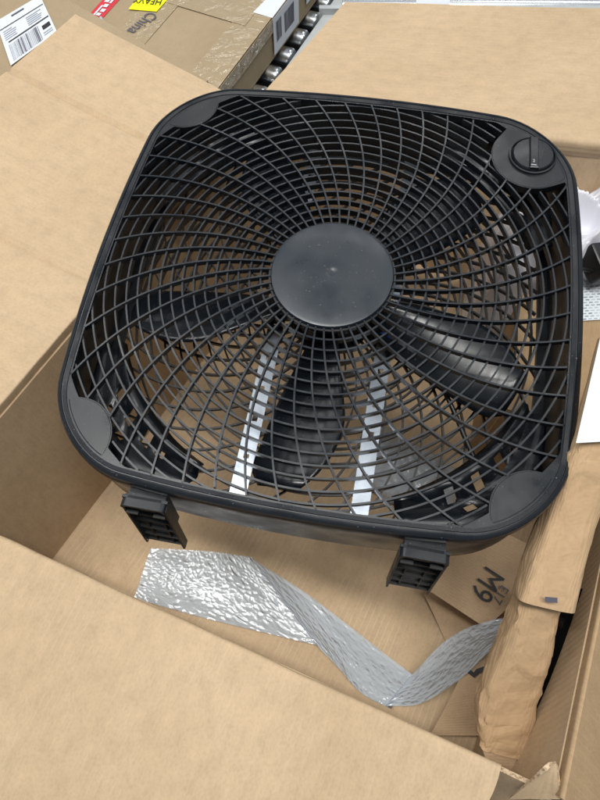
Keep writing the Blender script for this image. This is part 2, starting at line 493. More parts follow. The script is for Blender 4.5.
for k in range(8):
    if base_roll is None:
        s = roller_mesh(0.46)
        me = mesh('conveyor_roller', s.v, s.f, M_CHROME); fix_normals(me)
        me.transform(Matrix.Rotation(math.pi/2, 4, 'Y')); smooth_by_angle(me, 40)
        base_roll = me
    q = R0 + row*0.0755*k - axd*0.448
    o = link('conveyor_roller', base_roll, None, (q.x, q.y, -0.0255)); o.rotation_euler = (0, 0, ang)
    tag(o, ['zinc conveyor roller hidden most under the fan rim, start of the row',
            'zinc conveyor roller end just clear of the black fan rim',
            'second visible zinc roller end counted up from the fan rim',
            'third visible zinc roller end counted up from the fan rim',
            'fourth visible zinc roller end, beside the white carton label',
            'fifth visible zinc roller end, near the top of the gap',
            'zinc roller end touching the top border of the picture',
            'last zinc roller of the row, past the top border'][k], 'roller', 'conveyor rollers between the cartons')
# side rail of the conveyor
def prism_along(name, c0, d, L, prof, mat):
    """prof: (offset along axd, z) closed outline swept along direction d"""
    s = MB(); n = len(prof)
    for e in (0, L):
        for a, z in prof:
            q = c0 + d*e + axd*a; s.v.append((q.x, q.y, z))
    for i in range(n):
        j = (i+1) % n; s.f.append((i, j, n+j, n+i))
    s.f += [tuple(range(n)), tuple(range(2*n-1, n-1, -1))]
    return s.build(name, mat)
rail0 = R0 - row*0.6 + axd*0.019
o = prism_along('conveyor_rail', rail0, row, 1.9, [(0.004, -0.06), (0.004, 0.004), (0.034, 0.004), (0.034, 0.0), (0.007, 0.0), (0.007, -0.06)], M_RAIL)
tag(o, 'grey painted steel side rail along the ends of the rollers', 'rail')
# cross bar / big roller behind the rear flap
a0, a1 = Vector((-0.1688, 1.1318, 0.02)), Vector((0.498, 1.2318, 0.02))
d = (a1-a0).normalized()
root = empty('conveyor_cross_roller', a0 + Vector((0,0.02,-0.03)))
s = MB(); s.tube([d*t for t in (0.03, 0.2, 0.4, 0.58, 0.9)], 0.028, 24); s.build('roller_tube', M_CHROME, root, 40)
s = MB(); s.box((-0.03,-0.05,-0.04), (1.0,-0.036,0.030)); o = s.build('guard_plate', M_RAIL, root); o.rotation_euler = (0,0,math.atan2(d.y, d.x))
s = MB(); s.tube([d*t+Vector((0,-0.0,0.0)) for t in (0.215, 0.30)], 0.0286, 24); s.build('sleeve', M_WHITE, root, 40)
tag(root, 'wide steel cross roller just behind the rear cardboard flap', 'roller')

# ================================================================ CLOSED CARTON WITH HEAVY LABEL
Zc = 0.10
c_b = Vector((-0.3155, 0.775, 0)); 
dv = (Vector((-0.199, 1.164, 0)) - Vector((-0.302, 0.795, 0))).normalized(); du = Vector((dv.y, -dv.x, 0))
def carton(name, origin, du, dv, lu, lv, h, mat, label, zb=0.001):
    """origin = front right bottom corner"""
    r = empty(name, origin + Vector((0,0,zb)))
    def C(a, b, z): return (-du*a + dv*b + Vector((0,0,z)))
    panel('top_panel', C(lu,0,h), C(0,0,h), C(0,lv,h), C(lu,lv,h), mat, r, 30, 30, 0.004, 0.0006, 3, seed=2)
    panel('side_panel', C(0,0,0), C(0,lv,0), C(0,lv,h-0.0045), C(0,0,h-0.0045), mat, r, 30, 4, 0.004, 0.001, seed=3)
    panel('side_panel', C(lu,0,0), C(0.005,0,0), C(0.005,0,h-0.0045), C(lu,0,h-0.0045), mat, r, 20, 4, 0.004, 0.001, seed=4)
    panel('side_panel', C(lu,lv-0.006,0), C(lu,0.006,0), C(lu,0.006,h-0.0045), C(lu,lv-0.006,h-0.0045), mat, r, 20, 4, 0.004, 0.001, seed=5)
    panel('side_panel', C(0.006,lv,0), C(lu-0.006,lv,0), C(lu-0.006,lv,h-0.0045), C(0.006,lv,h-0.0045), mat, r, 20, 4, 0.004, 0.001, seed=6)
    tag(r, label, 'carton')
    return r, C
org = c_b - dv*0.30
crt, C = carton('sealed_carton', org, du, dv, 0.62, 1.05, Zc, M_TAN, 'flat sealed tan carton with yellow HEAVY label and glossy tape')
h = Zc
e = 0.0014
def onc(px, lift=0.0):   # point on the carton's top in its own frame
    q = Vector(px) - org; q.z = h + lift; return q
# tape along the right-hand edge (over the corner), across the top, and a crossing strip
patch('tape_strip', C(0.075,0.0,h+e), C(-0.0015,0.0,h+e), C(-0.0015,1.04,h+e), C(0.070,1.04,h+e), M_TAPE, crt, nu=6, nv=60, curl=0.0005)
patch('tape_strip', C(-0.0045,0.0,h-0.034), C(-0.0045,1.04,h-0.030), C(-0.0045,1.04,h+e-0.001), C(-0.0045,0.0,h+e-0.001), M_TAPE, crt, nu=60, nv=3, curl=0.001)
patch('tape_strip', C(0.27,0.60,h+e+0.0008), C(0.03,0.585,h+e+0.0012), C(0.03,0.655,h+e+0.0012), C(0.27,0.67,h+e+0.0008), M_TAPE, crt, nu=24, nv=6, curl=0.0004)
patch('tape_strip', C(0.29,0.0,h+e), C(0.215,0.0,h+e), C(0.215,0.46,h+e), C(0.29,0.46,h+e), M_TAPE, crt, nu=6, nv=40, curl=0.0004)
patch('tape_strip', C(0.26,0.40,h+e+0.001), C(0.04,0.40,h+e+0.001), C(0.04,0.47,h+e+0.001), C(0.26,0.47,h+e+0.001), M_TAPE, crt, nu=24, nv=6, curl=0.0004)
# yellow HEAVY label
y0, y1, y2, y3 = onc((-0.6041, 0.8984, 0.1), e+0.0022), onc((-0.5375, 0.8993, 0.1), e+0.0022), onc((-0.5216, 0.9552, 0.1), e+0.0022), onc((-0.5921, 0.9559, 0.1), e+0.0022)
lab = patch('heavy_label', y0, y1, y2, y3, M_YEL, crt, nu=4, nv=3, curl=0.0003)
yx = (y0-y1).normalized(); yy = (y1-y2).normalized()
writing('HEAVY', 0.030, onc((-0.5338, 0.9422, 0.1), e+0.0034), yx, yy, M_INK, lab, stretch=0.72)
# black print on the carton
cx = (Vector((-0.5781, 0.8272, 0.1)) - Vector((-0.5484, 0.8958, 0.1))); cx.z = 0
writing('China', 0.041, onc((-0.554, 0.8986, 0.1), e+0.0026), cx, Vector((-cx.y, cx.x, 0)), M_GREYINK, crt, stretch=0.85)
# red and white label next to it
q0, q1, q2, q3 = onc((-0.6903, 0.8672, 0.1), e), onc((-0.655, 0.8617, 0.1), e), onc((-0.6342, 0.9421, 0.1), e), onc((-0.6714, 0.9441, 0.1), e)
rl = patch('red_label', q0, q1, q2, q3, M_RED, crt, nu=3, nv=4, curl=0.0004)
qx = (q3-q0).normalized(); qy = (q0-q1).normalized(); lift = Vector((0,0,0.0013))
for s0, s1, t0, t1 in ((0.04,0.50,0.28,0.40), (0.04,0.16,0.44,0.72), (0.22,0.36,0.50,0.78), (0.44,0.58,0.42,0.70), (0.64,0.98,0.60,0.74), (0.66,0.78,0.24,0.52), (0.84,0.95,0.24,0.55)):
    P = lambda s, t: lerp(lerp(q0, q3, s), lerp(q1, q2, s), t) + lift
    patch('white_letter_block', P(s0,t1), P(s1,t1), P(s1,t0), P(s0,t0), M_WHITE, rl, thick=0.0002)
# shipping labels on the right side face
def onside(a, z): return Vector(C(-0.0052, a, z))
def side_label(b0, b1, z0, z1, bars):
    l = patch('shipping_label', onside(b0,z0), onside(b1,z0), onside(b1,z1), onside(b0,z1), M_WHITE, crt, nu=4, nv=3, curl=0.0003)
    for a0, a1, w0, w1, n in bars:
        for i in range(n):
            f0 = lerp(a0, a1, i/n); f1 = f0 + (a1-a0)/n*(0.35+0.4*random.random())
            x0, x1 = lerp(b0,b1,f0), lerp(b0,b1,f1)
            off = du*0.0012
            patch('barcode_bar', onside(x0,lerp(z0,z1,w0))+off, onside(x1,lerp(z0,z1,w0))+off, onside(x1,lerp(z0,z1,w1))+off, onside(x0,lerp(z0,z1,w1))+off, M_GREYINK, l, thick=0.0002)
side_label(0.45, 0.585, 0.012, 0.098, [(0.10,0.30,0.30,0.85,7), (0.42,0.80,0.25,0.80,10)])
side_label(0.63, 0.72, 0.030, 0.096, [(0.2,0.8,0.3,0.7,8)])
# white tape end running over the top edge above the first label
patch('label_overlap', C(0.045,0.45,h+e+0.0012), C(-0.004,0.45,h+e+0.0012), C(-0.004,0.585,h+e+0.0012), C(0.03,0.585,h+e+0.0012), M_WHITE, crt, nu=4, nv=6, curl=0.0008)

# ================================================================ CARTON WITH SHIPPING LABEL (far left)
lx = (Vector((-0.7668, 0.8231, 0.16)) - Vector((-0.8208, 0.726, 0.16))).normalized(); ly = Vector((-lx.y, lx.x, 0))
Z2 = 0.16
corner = Vector((-0.705, 0.7907, 0.16)); corner.z = 0
r2 = empty('labelled_carton', corner + Vector((0,0,0.001)))
def D(a, b, z): return lx*a + ly*b + Vector((0,0,z))
x0, x1, w0, w1 = -0.42, 0.030, -0.40, 0.30
panel('top_panel', D(x0,w0,Z2), D(x1,w0,Z2), D(x1,w1,Z2), D(x0,w1,Z2), M_TAN, r2, 24, 24, 0.004, 0.002, seed=8)
panel('side_panel', D(x1,w0,0), D(x1,w1,0), D(x1,w1,Z2-0.0045), D(x1,w0,Z2-0.0045), M_TAN, r2, 12, 4, 0.004, 0.001, seed=9)
panel('side_panel', D(x0,w0,0), D(x1-0.005,w0,0), D(x1-0.005,w0,Z2-0.0045), D(x0,w0,Z2-0.0045), M_TAN, r2, 12, 4, 0.004, 0.001, seed=9)
panel('side_panel', D(x1-0.005,w1,0), D(x0,w1,0), D(x0,w1,Z2-0.0045), D(x1-0.005,w1,Z2-0.0045), M_TAN, r2, 12, 4, 0.004, 0.001, seed=9)
panel('side_panel', D(x0,w1-0.006,0), D(x0,w0+0.006,0), D(x0,w0+0.006,Z2-0.0045), D(x0,w1-0.006,Z2-0.0045), M_TAN, r2, 12, 4, 0.004, 0.001, seed=9)
tag(r2, 'tan carton in the top left corner with a white shipping label', 'carton')
def on2(px, lift): q = Vector(px)-corner; q.z = Z2+lift; return q
L0, L1, L2, L3 = on2((-0.744, 0.598, 0.16), 0.0045), on2((-0.6868, 0.7134, 0.16), 0.0045), on2((-0.7647, 0.8234, 0.16), 0.0045), on2((-0.8272, 0.725, 0.16), 0.0045)
sl = patch('shipping_label', L0, L1, L2, L3, M_WHITE, r2, nu=6, nv=6, curl=0.0005)
def onl(s, t): return lerp(lerp(L0, L1, s), lerp(L3, L2, s), t) + Vector((0,0,0.0013))
def mark(s0, s1, t0, t1, mt, nm='print_bar'): patch(nm, onl(s0,t0), onl(s1,t0), onl(s1,t1), onl(s0,t1), mt, sl, thick=0.0002)
mark(0.10, 0.98, 0.425, 0.445, M_INK, 'rule_line'); mark(0.02, 0.98, 0.755, 0.768, M_INK, 'rule_line')
mark(0.78, 0.95, 0.22, 0.31, M_INK); mark(0.32, 0.60, 0.90, 0.93, M_GREYINK)
t = 0.08
while t < 0.70:
    w = random.choice((0.006, 0.011, 0.02)); mark(t, t+w, 0.04, 0.38, M_GREYINK if random.random() < 0.4 else M_PALEINK, 'barcode_bar'); t += w + random.choice((0.006, 0.012, 0.02))
for k in range(5): mark(0.06, 0.06+0.28*random.uniform(0.6, 1), 0.50+0.045*k, 0.515+0.045*k, M_PALEINK, 'address_line')
for k in range(5): mark(0.56, 0.56+0.36*random.uniform(0.6, 1), 0.50+0.045*k, 0.515+0.045*k, M_PALEINK, 'address_line')
for k in range(2): mark(0.76, 0.95, 0.09+0.05*k, 0.105+0.05*k, M_PALEINK, 'address_line')

# crumpled clear tape tag on the edge beside the flap corner
def crumple(name, cen, sx, sy, sz, n, mat, seed, dome=True, amp=1.0, freq=9.0, rz=0.0, flat=0.0, octv=4, gain=0.48):
    """crumpled film heap: domed grid folded by ridged noise"""
    vs = []; fs = []; uv = []
    for j in range(n+1):
        for i in range(n+1):
            s, t = i/n*2-1, j/n*2-1
            q = Vector((s*sx, t*sy, 0))
            r = max(abs(s), abs(t)); rim = 1 - r**8
            hgt = sz*(0.62*rim if dome else 0.2)
            p = Vector((q.x*freq, q.y*freq, seed))
            rd = 0
            a = 1.0; f = 1.0
            for o_ in range(octv):
                w = p*f + Vector((noise.noise(p*f*0.7+Vector((5,1,seed))), noise.noise(p*f*0.7+Vector((1,9,seed))), 0))*0.9
                rd += a*(1-abs(noise.noise(w))*2.2); a *= gain; f *= 2.05
            hgt += sz*0.34*amp*(rd-0.7)*max(rim, 0.12)
            sh = noise.noise_vector(p*0.8+Vector((0,0,4)))*0.02*amp*rim
            vs.append(q + Vector((sh.x, sh.y, min(max(0.002, hgt), (flat or 9) + 0.012*noise.noise(p*2.3))))); uv.append((i/n*sx*2, j/n*sy*2))
    for j in range(n):
        for i in range(n):
            a = j*(n+1)+i; fs.append((a, a+1, a+n+2, a+n+1))
    me = mesh(name, vs, fs, mat, uv, smooth=True)
    o = link(name, me, None, cen); o.rotation_euler = (0, 0, rz)
    return o
q = (-0.6492, 0.7563, 0.17)
o = crumple('clear_tape_scrap', (q[0]-0.01, q[1]+0.02, 0.108), 0.055, 0.028, 0.025, 26, M_BUB, 3.3, amp=1.3, freq=30, rz=0.8)
tag(o, 'crumpled clear tape scrap beside the corner of the left flap', 'tape')

# ================================================================ THE OPEN CARTON
ZT = 0.32; ZF = 0.006
FL = Vector((-0.433, -0.304, ZT)); BL = Vector((-0.183, 0.372, ZT)); FR = Vector((0.281, -0.466, ZT)); BR = Vector((0.471, 0.378, ZT))
BF = Vector((-0.183, 0.372, ZT)); BFm = Vector((0.341, 0.389, ZT))
# floor corners
ux = Vector((0.932, -0.362, 0)); uy = Vector((0.362, 0.932, 0))
def UV_(u, v, z=ZF): q = ux*u + uy*v; q.z = z; return q
fFL, fBL, fBR, fFR = UV_(-0.2635,-0.47), UV_(-0.2635,0.345), UV_(0.350,0.455), UV_(0.438,-0.44)
box = empty('open_carton', (0.02, -0.02, 0.0))
bo = Vector((0.02, -0.02, 0.0))
def B(q): return Vector(q) - bo
panel('bottom_panel', B(fFL)-ux*0.01, B(fFR)+ux*0.01, B(fBR)+ux*0.01, B(fBL)-ux*0.01, M_FLOOR, box, 40, 40, 0.005, 0.003, 2.5, seed=1.2)
wb = 0.0005
def up(q, dz): return Vector(q)+Vector((0,0,dz))
panel('wall_panel', B(up(fBL,wb)), B(up(fFL,wb)), B(up(FL,-0.014)), B(up(BL,-0.014)), M_BOX, box, 30, 20, folds=('v0','v1'), thick=0.005, warp=0.004, wscale=2.5, seed=2.1)      # left
panel('wall_panel', B(up(fBR,wb)), B(up(fBL,wb)), B(up(BF,-0.014)), B(up(BR,-0.014)), M_BOX, box, 30, 20, folds=('v0','v1'), thick=0.005, warp=0.003, wscale=2.5, seed=4.3)   # rear
panel('wall_panel', B(up(fFR,wb)), B(up(fBR,wb)), B(up(BR,-0.014)), B(up(FR,-0.014)), M_BOX, box, 30, 20, folds=('v0','v1'), thick=0.005, warp=0.003, wscale=2.5, seed=6.7)  # right
f_r = Vector((0.222, -0.4525, ZT)); ffr = lerp(fFL, fFR, 0.90)
panel('wall_panel', B(up(fFL,wb)), B(up(ffr,wb)), B(up(f_r,-0.016)), B(up(FL,-0.016)), M_BOX, box, 30, 20, folds=('v0','v1'), thick=0.005, warp=0.002, wscale=2.5, seed=8.2)  # front
panel('torn_wall_panel', B(up(ffr,wb)), B(up(fFR,wb)), B(up(FR,-0.035)), B(up(f_r,-0.075)), M_BOX, box, 12, 12, thick=0.005, warp=0.004, wscale=6, seed=8.8)  # front, torn end
# left flap: opens out to the left, a hair above level
lo_b, lo_f = Vector((-0.507, 0.505, 0.353)), Vector((-0.800, -0.222, 0.340))
def fold_line(s0, depth, wid):
    return lambda s, t: -depth*math.exp(-((t-s0)/wid)**2)
fl = panel('flap', B(up(FL,0)), B(up(BL,0)), B(lo_b), B(lo_f), M_BOX, box, 160, 40, 0.005, 0.005, 2.2, fn=lambda s, t: -0.0045*math.exp(-((s-0.80)/0.005)**2) - 0.0035*math.exp(-((s-0.47)/0.005)**2), seed=3.7, folds=('v0',), roll=('v0', ux, 0.0022))
fl['label'] = 'long left flap with a faint crease across it'
# rear flap, level
ro_l, ro_r = Vector((-0.078, 0.642, 0.320)), Vector((0.505, 0.704, 0.320))
fl = panel('flap', B(up(BR,0.0)), B(up(BF,0.0)), B(ro_l), B(ro_r), M_BOXH, box, 50, 30, 0.005, 0.004, 2.2, seed=5.9, folds=('v0',), roll=('v0', (0.02, -1, 0), 0.0022))
fl['label'] = 'level rear flap behind the fan'
# front flap, droops towards the camera
f_r = Vector((0.222, -0.4525, ZT)); 
fo_r, fo_l = Vector((0.165, -0.800, 0.255)), Vector((-0.540, -0.640, 0.255))
def droop(s, t): return -0.006*math.exp(-(t/0.05)**2)
fl = panel('flap', B(fo_l), B(fo_r), B(f_r), B(FL), M_BOX, box, 60, 50, 0.006, 0.007, 2.0, fn=lambda s, t: 0.004*noise.noise((s*5, 0, 3))*t, seed=7.4, ragged=0.006, folds=('v1',), roll=('v1', uy, 0.005))
fl['label'] = 'broad front flap drooping towards the viewer'
# right flap, hangs outwards and down
rr_f, rr_b = Vector((0.45, -0.56, 0.16)), Vector((0.66, 0.33, 0.16))
fl = panel('flap', B(up(BR,0.001)), B(up(FR,0.001)), B(rr_f), B(rr_b), M_OUT, box, 50, 30, 0.005, 0.004, 2.2, seed=9.1, folds=('v0',), roll=('v0', -ux, 0.0035))
fl['label'] = 'dull brown right flap hanging outwards'
# torn corner strip between the front and right flaps
panel('torn_corner_strip', B((0.2485, -0.4814, 0.26)), B((0.2809, -0.4677, 0.31)), B((0.273, -0.4385, 0.322)), B((0.2664, -0.4454, 0.315)), M_BOX, box, 8, 8, 0.004, 0.004, 9, seed=2.2)
tag(box, 'large open corrugated carton with its four flaps spread out, holding the fan', 'carton')

# ================================================================ THE FAN
H = 0.258; RC = 0.0895; ZR = 0.320; ZB = 0.100        # half width, corner radius, rear height, body depth
fan = empty('box_fan', (0, 0, ZR))
fan.rotation_mode = 'YXZ'; fan.rotation_euler = (0.0391, -0.0176, -0.0131)
_t = Vector((0, 0, ZB)); _t.rotate(fan.rotation_euler)
fan.location = Vector((-0.0084, 0.0068, ZR+ZB)) - _t
tag(fan, 'black plastic box fan lying face up on the open carton', 'fan')
CX, CY = 0.0, 0.0005                                  # grille centre
def outline(d, n=14, ns=22, bow=0.0190):
    h, r = H-d, max(RC-d, 0.01); pts = []
    for cx, cy, a0 in ((1,1,0),(-1,1,90),(-1,-1,180),(1,-1,270)):
        for k in range(n+1):
            a = math.radians(a0+90*k/n)
            pts.append((cx*(h-r)+r*math.cos(a), cy*(h-r)+r*math.sin(a)))
        nx, ny = {(1,1):(-1,1),(-1,1):(-1,-1),(-1,-1):(1,-1),(1,-1):(1,1)}[(cx,cy)]
        a = math.radians(a0+90)
        p0 = (cx*(h-r)+r*math.cos(a), cy*(h-r)+r*math.sin(a)); p1 = (nx*(h-r)+r*math.cos(a), ny*(h-r)+r*math.sin(a))
        for k in range(1, ns): pts.append((lerp(p0[0],p1[0],k/ns), lerp(p0[1],p1[1],k/ns)))
    out = []
    for x, y in pts:
        out.append((x + bow*(1-(y/H)**2)*x/H, y + bow*(1-(x/H)**2)*y/H))
    return out
def loft(name, prof, mat, parent, smooth=30, close=False):
    s = MB(); rings = [outline(d) for d, z in prof]; n = len(rings[0])
    for (d, z), rg in zip(prof, rings): s.v += [(x, y, z) for x, y in rg]
    K = len(prof)
    for k in range(K if close else K-1):
        l = (k+1) % K
        for i in range(n):
            j = (i+1) % n; s.f.append((k*n+i, k*n+j, l*n+j, l*n+i))
    return s.build(name, mat, parent, smooth)
T = ZB                                                  # face plane, local
# outer shell: rear edge, tapered side, stepped bezel
loft('housing', [(0.020, 0.0), (0.0020, 0.0), (0.0006, 0.003), (0.0030, T-0.024), (0.0030, T-0.020), (0.0075, T-0.018), (0.0090, 0.006), (0.020, 0.006)], M_PLA, fan, 30, True)
loft('bezel', [(0.0032, T-0.0225), (0.0, T-0.021), (-0.0005, T-0.012), (0.0002, T-0.006), (0.0014, T-0.0025), (0.0036, T-0.0006), (0.0062, T), (0.0067, T-0.0011), (0.0075, T-0.0011), (0.0080, T-0.0002), (0.0120, T-0.0014), (0.0128, T-0.0045), (0.0110, T-0.008), (0.0092, T-0.016), (0.0076, T-0.0175)], M_PLA, fan, 32, True)
# polar reach of the outline and of the grille opening, measured from the fan centre
def reach_fn(d, N=1440):
    o = outline(d, 20, 30); tab = [0]*N
    angs = sorted((math.atan2(y, x) % (2*math.pi), math.hypot(x, y)) for x, y in o)
    A = [angs[-1][0]-2*math.pi] + [a for a, _ in angs] + [angs[0][0]+2*math.pi]
    R_ = [angs[-1][1]] + [r for _, r in angs] + [angs[0][1]]
    k = 0
    for i in range(N):
        t = 2*math.pi*i/N
        while A[k+1] < t: k += 1
        f = (t-A[k])/max(1e-9, A[k+1]-A[k]); tab[i] = lerp(R_[k], R_[k+1], f)
    return lambda t: tab[int(round((t % (2*math.pi))/(2*math.pi)*N)) % N]
R_in = reach_fn(0.0112); R_pad = reach_fn(0.0130); R_open = reach_fn(0.0140)
PADS = [((-0.232, 0.232), 0.042), ((-0.232,-0.232), 0.042), ((0.232,-0.232), 0.042), ((0.2135, 0.2050), 0.049)]
def disc_near(c, r, t):
    b = c[0]*math.cos(t)+c[1]*math.sin(t); q = b*b-(c[0]**2+c[1]**2-r*r)
    if q < 0: return None
    return b-math.sqrt(q), b+math.sqrt(q)
def opening(t):
    r = min(R_open(t), 0.3050)
    for c, rr in PADS:
        q = disc_near(c, rr, t)
        if q and q[0] > 0: r = min(r, q[0])
    return r
# face plate between the bezel and the grille opening
NP = 1080; s = MB()
for i in range(NP):
    t = 2*math.pi*i/NP; c, sn = math.cos(t), math.sin(t); ro = R_in(t); ri = min(opening(t), ro-0.001)
    for r, z in ((ro, T-0.0022), (ri, T-0.0022), (ri, T-0.012), (ro, T-0.0035)): s.v.append((r*c, r*sn, z))
for i in range(NP):
    j = (i+1) % NP
    for k in range(3): s.f.append((4*i+k, 4*j+k, 4*j+k+1, 4*i+k+1))
face = s.build('face_plate', M_PLA, fan, 30)
# raised round corner pads
for idx, (c, rr) in enumerate(PADS):
    s = MB(); t0 = math.atan2(c[1], c[0]); rows = []
    sp = math.asin(min(0.999, rr/math.hypot(*c)))*0.985
    for k in range(61):
        t = t0 - sp + 2*sp*k/60; n_, f_ = disc_near(c, rr-0.0008, t) or (0, 0)
        if not f_: continue
        f_ = min(f_, R_pad(t)-0.0012)
        if f_ - n_ < 0.002: continue
        rows.append((t, n_, f_))
    rec = None
    for t, n_, f_ in rows:
        cc, sn = math.cos(t), math.sin(t)
        for r, z in ((n_, T-0.010), (n_+0.0003, T-0.0022), (n_+0.0008, T-0.0018), (f_-0.0010, T-0.0018), (f_, T-0.0021)): s.v.append((r*cc, r*sn, z))
    for i in range(len(rows)-1):
        for k in range(4): s.f.append((5*i+k, 5*(i+1)+k, 5*(i+1)+k+1, 5*i+k+1))
    s.build('corner_pad', M_PLA, face)
# the speed knob in the upper right pad
kc = Vector((0.2135, 0.2050, T-0.0018))
knob = empty('speed_knob', kc); knob.parent = fan; knob.scale = (1.1, 1.1, 1.1)
s = MB(); s.lathe([(0.0262, -0.0010), (0.0258, 0.0022), (0.0242, 0.0026), (0.0236, 0.0018), (0.0232, 0.0003)], 64, closed=False); s.build('collar', M_PLA, knob, 40)
s = MB(); s.lathe([(0.0228, 0.0001), (0.0222, 0.0034), (0.0212, 0.0044), (0.0100, 0.0050), (0.0008, 0.0052)], 64); s.build('dial', M_PLA, knob, 40)
s = MB()
for dz, w in ((0.0040, 0.0048), (0.0066, 0.0044), (0.0076, 0.0036)):
    for sx, sy in ((-1,-1),(1,-1),(1,1),(-1,1)): s.v.append((sx*w + (0.0004 if sx > 0 else 0), sy*(0.0222 if dz < 0.0070 else 0.0205), dz))
for k in range(2):
    for i in range(4): j = (i+1) % 4; s.f.append((4*k+i, 4*k+j, 4*k+4+j, 4*k+4+i))
s.f += [(8,9,10,11), (3,2,1,0)]
grip = s.build('grip_bar', M_PLA, knob); grip.rotation_euler = (0, 0, 0.04)
writing('2', 0.0055, (-0.0014, -0.0155, 0.0077), (1,0,0), (0,1,0), M_PALEINK, knob)
s = MB(); s.box((-0.0030, -0.0196, 0.0074), (0.0030, -0.0187, 0.0078)); s.build('pointer_mark', M_PALEINK, knob)
for hx, hy in ((-0.0145, -0.044), (-0.028, -0.036)):
    pass
# ---- front grille: rings and swirling spokes
gr = empty('front_grille', (0, 0, 0)); gr.parent = fan
RING0, DR, NR = 0.0815, 0.01275, 19
def clear(x, y, marg=0.0):
    t = math.atan2(y, x); return math.hypot(x, y) < opening(t) + marg
for k in range(NR):
    r = RING0 + DR*k; s = MB(); n = 220; run = []; runs = []
    flags = [clear(CX+r*math.cos(2*math.pi*i/n), CY+r*math.sin(2*math.pi*i/n), 0.0015) for i in range(n)]
    zr = T-0.0042
    if all(flags):
        s.bar([(CX+r*math.cos(2*math.pi*i/n), CY+r*math.sin(2*math.pi*i/n), zr) for i in range(n)], 0.0015, 0.0082, True, 0.0020)
    else:
        st = flags.index(False)
        for q in range(st, st+n+1):
            i = q % n
            if flags[i]: run.append(i)
            elif run:
                if len(run) > 2: runs.append(run)
                run = []
        for run in runs:
            s2 = MB(); s2.bar([(CX+r*math.cos(2*math.pi*i/n), CY+r*math.sin(2*math.pi*i/n), zr) for i in run], 0.0015, 0.0082, False, 0.0020)
            s2.build('ring_arc', M_RIB, gr, 40)
    if s.v: s.build('ring', M_RIB, gr, 40)
NS = 48
def swirl(r): return 1.45*(r-0.069) + 1.2*(r-0.069)**2
for k in range(NS):
    a = 2*math.pi*k/NS + 0.038; pts = []
    r = 0.066
    while r < 0.345:
        t = a + swirl(r)
        x, y = CX+r*math.cos(t), CY+r*math.sin(t)
        if r > 0.1 and not clear(x, y, 0.003): break
        pts.append((x, y, T-0.0022)); r += 0.004
    s = MB(); s.bar(pts, 0.0015, 0.0074, False, 0.0020); s.build('spoke', M_RIB, gr, 40)
# hub cap with its dimple
s = MB()
prof = [(0.0690, T-0.010), (0.0692, T-0.0005), (0.0684, T+0.0010), (0.0655, T+0.0018), (0.045, T+0.0028), (0.022, T+0.0033), (0.0085, T+0.0033), (0.0055, T+0.0031), (0.0035, T+0.0024), (0.0012, T+0.0018), (0.0002, T+0.0018)]
s.lathe(prof, 96, (CX, CY)); s.build('hub_cap', M_HUB, gr, 30)
s = MB(); s.lathe([(0.0695, T-0.009), (0.0720, T-0.009), (0.0720, T-0.0035), (0.0698, T-0.0035)], 96, (CX, CY), closed=False); s.build('hub_collar', M_DARK, gr, 40)

# ---- rear grille
rg = empty('rear_grille', (0, 0, 0)); rg.parent = fan
R_rear = reach_fn(0.016)
for k in range(12):
    r = 0.052 + 0.0178*k; n = 120
    s = MB(); s.bar([(CX+r*math.cos(2*math.pi*i/n), CY+r*math.sin(2*math.pi*i/n), 0.0110) for i in range(n)], 0.0022, 0.005, True); s.build('ring', M_DARK, rg, 40)
for k in range(40):
    a = 2*math.pi*k/40; pts = []; r = 0.046
    while r < 0.36:
        t = a - 0.75*((r-0.046)/0.2)**1.2
        if r > R_rear(t): break
        pts.append((CX+r*math.cos(t), CY+r*math.sin(t), 0.0125)); r += 0.008
    s = MB(); s.bar(pts, 0.0022, 0.005); s.build('spoke', M_DARK, rg, 40)
s = MB(); s.lathe([(0.05, 0.001), (0.05, 0.006), (0.01, 0.0065)], 40, (CX, CY)); s.build('rear_disc', M_DARK, rg, 40)
# perforated corner webs of the housing
for ci, a0 in enumerate((45, 135, 225, 315)):
    s = MB(); na, nr_ = 18, 9
    idx = {}
    def gp(i, j):
        if (i, j) not in idx:
            t = math.radians(a0 - 21 + 42*i/na); r0 = 0.248; r1 = R_rear(t)
            if r1 < r0+0.002: r1 = r0+0.002
            r = lerp(r0, r1, j/nr_); idx[(i, j)] = len(s.v)
            zz = 0.052 + 0.008*math.sin(j*1.1) * (1 if j < 6 else 0.3)
            s.v.append((r*math.cos(t), r*math.sin(t), zz))
        return idx[(i, j)]
    holes = {(5,2),(5,3),(8,2),(8,3),(9,5),(11,2),(11,3),(6,5),(13,3)}
    for i in range(na):
        for j in range(nr_):
            if (i, j) in holes: continue
            s.f.append((gp(i,j), gp(i+1,j), gp(i+1,j+1), gp(i,j+1)))
    me = mesh('corner_web', s.v, s.f, M_PLA); fix_normals(me); smooth_by_angle(me, 50)
    o = link('corner_web', me, fan); md = o.modifiers.new('thickness', 'SOLIDIFY'); md.thickness = 0.002
